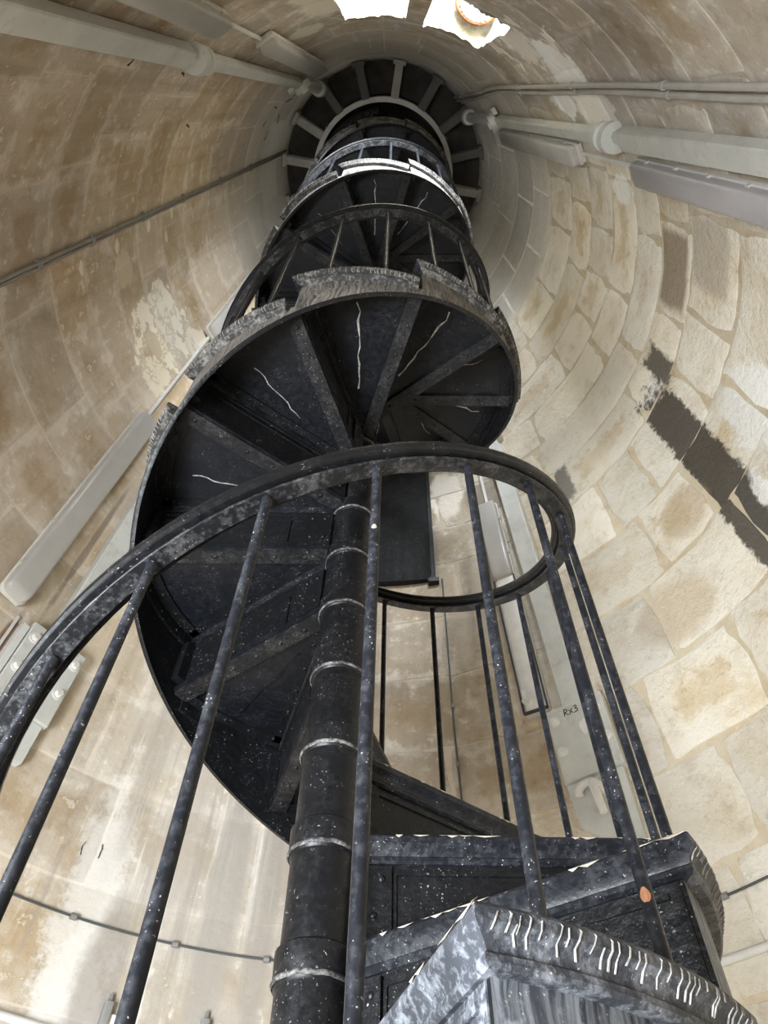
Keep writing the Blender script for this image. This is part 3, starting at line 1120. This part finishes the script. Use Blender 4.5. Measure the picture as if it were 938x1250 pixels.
def conduit(name, pts, r, mat, label, cat='conduit', clips=None, group=None, clip_r=None):
    L = Vector(pts[0])
    e = empty(name, L)
    tag(e, label, cat, group)
    mb = MB()
    mb.tube([Vector(p) - L for p in pts], r, 10)
    mb.build('tube', M[mat], e, 50)
    for (p, n, d) in clips or []:
        mb = MB()
        cr = clip_r or r * 1.35
        mb.tube([Vector(p) - L - Vector(d) * .011, Vector(p) - L + Vector(d) * .011], cr, 10)
        mb.build('clip', M['conduit'] if mat != 'cable' else M['clip'], e, 50)
    return e


def updir(th, z):
    return (wp(th, 0, 0, z + .1) - wp(th, 0, 0, z)).normalized()


for th, z0, z1, lab in ((152.5, 3.54, 4.58, 'thin conduit joining the two fittings beside the peeled plaster'),
                        (59.3, 3.58, 4.4, 'thin conduit rising from the half open fitting'),
                        (-28.4, 3.61, 4.36, 'thin conduit joining the fittings on the cream wall'),
                        (-120.0, 3.81, 4.54, 'thin white conduit joining the fittings near the window')):
    conduit('conduit', [wp(th, 0, .022, z0 + (z1 - z0) * i / 6) for i in range(7)], .0105, 'conduit_white', lab)

# pairs of conduit
for dt, lab in ((-.017, 'upper tube of the twin grey conduits on the dull wall'), (.020, 'lower tube of the twin grey conduits on the dull wall')):
    pts, cl = [], []
    for i in range(31):
        z = 1.4 + 6.0 * i / 30
        th = -42.3 - (z - 2.3) * 1.35 if z < 5.6 else -46.7 + (z - 5.6) * 1.4
        pts.append(wp(th, dt + .006 * math.sin(z * 3.1) * (1 if dt > 0 else .4), .022, z))
        if i % 5 == 3:
            cl.append((pts[-1], None, updir(th, z)))
    conduit('conduit', pts, .0125, 'conduit', lab, clips=cl)
for dt, lab in ((-.0095, 'lower tube of the paired thin conduits on the beige wall'), (.0095, 'upper tube of the paired thin conduits on the beige wall')):
    pts = [wp(-168.6, dt, .014, 1.6 + 5.7 * i / 24) for i in range(25)]
    conduit('conduit', pts, .0085, 'conduit_dark', lab)
for z, lab in ((2.62, 'lowest saddle clamping the paired thin conduits to the beige wall'), (3.12, 'second saddle from the bottom on the paired thin conduits'),
               (3.6, 'third saddle from the bottom on the paired thin conduits'), (4.19, 'middle saddle, fourth from the bottom on the paired thin conduits'),
               (4.78, 'third saddle from the top on the paired thin conduits'), (5.5, 'second saddle from the top on the paired thin conduits'),
               (6.2, 'topmost saddle clamping the paired thin conduits to the beige wall')):
    T = WallThing('conduit_saddle', -168.6, z, lab, 'clamp', 'saddles of the paired conduits')
    mb = MB()
    mb.sweep([[T.p(t, y, z + d) for t, y in ((-.028, .0), (.028, .0), (.024, .012), (.018, .0245), (-.018, .0245), (-.024, .012))] for d in (-.012, .012)])
    mb.build('saddle', M['clip'], T.root)
    mb = MB()
    mb.dome(T.p(.0, .0245, z), wp(-168.6, 0, 1, z) - wp(-168.6, 0, 0, z), .005)
    mb.build('screw', M['clip'], T.root)

# cables round the foot of the wall
pts, cl = [], []
for i in range(61):
    th = 20 + 130 * i / 60
    p = wp(th, 0, .016, 1.225 + .012 * math.sin(RAD(th * 2 + 100)))
    pts.append(p)
for th in (124.3, 111.7, 100.3, 86.0, 74, 43.0, 30.0):
    cl.append((wp(th, 0, .016, 1.225 + .012 * math.sin(RAD(th * 2 + 100))), None, (wp(th, .01, 0, 1.2) - wp(th, 0, 0, 1.2)).normalized()))
conduit('cable', pts, .0042, 'cable', 'thin dark cable clipped level around the wall', 'cable', cl, clip_r=.011)
pts = [wp(20 + 125 * i / 60, 0, .02, 1.055 if i < 14 else max(.895, 1.055 - .010 * (i - 14)) + .0012 * max(0, i - 40)) for i in range(61)]
conduit('conduit', pts, .013, 'conduit_white', 'white conduit running level around the wall below the cable')
pts = [wp(73.0 + (.8 if i > 6 else .8 * i / 6), 0, .014, 3.1 - 1.9 * i / 12) for i in range(13)]
conduit('cable', pts, .0045, 'cable', 'thin dark cable dropping from the black hatch', 'cable',
        [(wp(73.6, 0, .014, 2.28), None, (0, 0, 1)), (wp(73.8, 0, .014, 1.98), None, (0, 0, 1))], clip_r=.009)

# earth-bar clamps low on the wall
for th, lab in ((117.2, 'grey clamp holding two white battens low on the wall'), (106.2, 'small grey clamp on the streaked wall')):
    T = WallThing('cable_clamp', th, 1.0, lab, 'clamp')
    T.prism('clamp_body', M['clip'], [(.935, rrect(.030, 0, .035, .006)), (1.010, rrect(.030, 0, .035, .006))])
    mb = MB()
    mb.tube([T.p(0, .018, 1.010), T.p(0, .018, 1.035)], .008, 6)
    mb.build('clamp_bolt', M['clip'], T.root)
    for dt in ((-.028, .002) if th > 110 else (.0,)):
        mb = MB()
        mb.box(dt - .010, dt + .012, .004, .022, .55, .965 if dt > -.01 else .98, fn=T.p)
        mb.build('batten', M['paint_white'], T.root)

# tie bars


def rect(w, y0, y1, c=.006):
    return [(-w / 2, y0), (w / 2, y0), (w / 2, y1 - c), (w / 2 - c, y1), (-w / 2 + c, y1), (-w / 2, y1 - c)]


def circ(r, yc, n=16):
    return [(r * math.cos(2 * PI * k / n), yc + r * math.sin(2 * PI * k / n)) for k in range(n)]


def tie_bar(th, zb, zn, ze, zf, label, plate=False, pin=True, wide=.10):
    T = WallThing('tie_bar', th, zb, label, 'tie bar', 'tie bars up the tower wall')
    P = M['paint']
    T.prism('lower_bar', P, [(zb, rect(wide, .02, .072)), (zn - .12, rect(wide, .02, .072)), (zn - .07, rect(wide * .62, .024, .066, .016)), (zn - .01, rect(wide * .60, .024, .066, .016))], smooth=30)
    # turnbuckle nut: collar with two flanges
    T.prism('coupling_nut', P, [(zn - .03, circ(.044, .046)), (zn - .025, circ(.070, .046)), (zn + .03, circ(.072, .046)), (zn + .035, circ(.050, .046)), (zn + .085, circ(.050, .046)), (zn + .09, circ(.066, .046)), (zn + .14, circ(.064, .046)), (zn + .145, circ(.038, .046))], smooth=30)
    T.prism('upper_bar', P, [(zn + .14, rect(.066, .02, .070)), (ze - .10, rect(.066, .02, .070)), (ze - .03, rect(.05, .03, .062))], smooth=30)
    if pin:
        mb = MB()
        a, b = T.p(0, .045, ze), T.p(0, .098, ze)
        mb.tube([a, b], .072, 18)
        mb.build('clevis_eye', P, T.root, 40)
        mb = MB()
        mb.tube([b, T.p(0, .112, ze)], [.034, .030], 14)
        mb.build('pin', M['paint_white'], T.root, 40)
        mb = MB()
        mb.box(-.10, -.05, .03, .06, ze - .10, ze + .06, fn=T.p)
        mb.build('clevis_lug', P, T.root)
    T.prism('top_tube', P, [(ze + .05, circ(.038, .05)), (zf, circ(.038, .05))])
    T.prism('end_flange', P, [(zf - .04, circ(.062, .05)), (zf + .05, circ(.066, .05)), (zf + .06, circ(.05, .05))], smooth=30)
    return T


tie_bar(-34.6, 1.85, 3.72, 6.10, 7.1, 'grey tie bar with collar joint on the cream and dull wall')
tie_bar(-129.2, 1.85, 3.88, 6.38, 7.15, 'grey tie bar with collar and pin joint beside the window')
for th, lab, rx in ((142.6, 'grey tie bar rising from the four bolt anchor plate behind the handrail', False),
                    (53.0, 'grey tie bar with a bolted anchor plate marked in black pen', True)):
    T = tie_bar(th, 2.08, 4.1, 6.2, 7.0, lab, pin=True)
    R_ = T.root
    cx = .0
    # anchor plate with bolts
    T.prism('anchor_plate', M['paint'], [(1.755, rect(.262, .020, .068, .004)), (2.085, rect(.262, .020, .068, .004))], smooth=30)
    for s in (-1, 1):
        for z in (1.885, 2.025):
            mb = MB()
            nrm = wp(th, 0, 1, z) - wp(th, 0, 0, z)
            mb.tube([T.p(s * .099, .066, z), T.p(s * .099, .072, z)], .024, 14)
            mb.tube([T.p(s * .099, .072, z), T.p(s * .099, .088, z)], [.017, .015], 6)
            mb.build('bolt', M['paint_white'], R_, 40)
    if rx:
        mb = MB()
        pr = [(-.075, 0), (.095, 0), (.095, 0), (.08, 0)]
        mb.sweep([[T.p(t, y, z) for t, z in ((-.110, 1.40), (.03, 1.42), (.055, 1.53), (.115, 1.58), (.128, 1.752), (-.118, 1.752))] for y in (.012, .052)])
        mb.build('foot_plate', M['paint'], R_, 30)
        mb = MB()
        a0 = [T.p(.035 + .045 * math.cos(RAD(q)), .075, 1.69 + .035 * math.sin(RAD(q))) for q in range(190, -15, -25)]
        mb.tube(a0, .018, 10)
        mb.tube([T.p(.0, .05, 1.695), T.p(.0, .085, 1.695)], .022, 12)
        mb.build('hook', M['paint_white'], R_, 40)
        mb = MB()
        mb.tube([T.p(.012, .085, 1.71), T.p(.004, .10, 1.665), T.p(-.004, .10, 1.577)], [.018, .018, .016], 10)
        mb.build('lever', M['paint_white'], R_, 50)
        # handwriting RX3
        def stroke(name, polylines, w):
            mb = MB()
            for pl in polylines:
                for (a, b) in zip(pl, pl[1:]):
                    a, b = Vector(a), Vector(b)
                    d = (b - a).normalized() * w * .5
                    n_ = Vector((-d.y, d.x))
                    q = [a - d + n_, b + d + n_, b + d - n_, a - d - n_]
                    vs = [T.p(v.x, y, v.y) for y in (.0675, .0692) for v in q]
                    mb.add(vs, [[0, 1, 2, 3], [4, 7, 6, 5], [0, 4, 5, 1], [1, 5, 6, 2], [2, 6, 7, 3], [3, 7, 4, 0]])
            return mb.build(name, M['pen'], R_)
        H, X0, Z0, S = .030, .030, 2.035, -1

        def glyph(x, pts):
            return [(X0 + S * (x + u * .020), Z0 + v * H) for u, v in pts]
        stroke('letter', [glyph(-.020, [(.1, 0), (.2, 1), (.7, .95), (.9, .75), (.75, .55), (.2, .5), (.95, 0)])], .0035)
        stroke('letter', [glyph(.004, [(.05, .7), (.9, .05)]), glyph(.004, [(.85, .75), (.1, 0)])], .0035)
        stroke('letter', [glyph(.028, [(.1, .95), (.7, 1), (.75, .75), (.35, .58), (.85, .42), (.8, .1), (.1, 0)])], .0035)
        # torn remains of a paper sticker
        rr = random.Random(21)
        mb = MB()
        ring = []
        for q in range(18):
            a = 2 * PI * q / 18
            k_ = rr.uniform(.7, 1.15)
            ring.append((-.022 + .024 * k_ * math.cos(a), 1.955 + .038 * k_ * math.sin(a)))
        mb.sweep([[T.p(t, y, z) for t, z in ring] for y in (.067, .0692)])
        mb.build('torn_sticker', M['paint_white'], R_)
    else:
        mb = MB()
        mb.box(-.118, .10, .01, .05, 1.60, 1.752, fn=T.p)
        mb.build('foot_bar', M['paint'], R_)
        mb = MB()
        mb.box(.136, .165, .01, .06, 1.76, 2.06, fn=T.p)
        mb.box(.18, .192, .0, .02, 1.62, 2.10, fn=T.p)
        mb.build('side_rail', M['conduit_white'], R_)

# black hatch on the wall behind the pole
T = WallThing('wall_hatch', 84.0, 3.1, 'black steel hatch on the wall behind the pole', 'hatch')
mb = MB()
mb.box(-.22, .62, .0, .045, 3.1, 4.25, fn=T.p)
mb.build('door_panel', M['hatch'], T.root)
mb = MB()
mb.box(-.245, -.222, .0, .055, 3.1, 4.27, fn=T.p)
mb.build('frame', M['iron_dusty'], T.root)
mb = MB()
mb.box(-.262, -.20, .0, .06, 3.07, 3.098, fn=T.p)
mb.build('hinge', M['iron'], T.root)
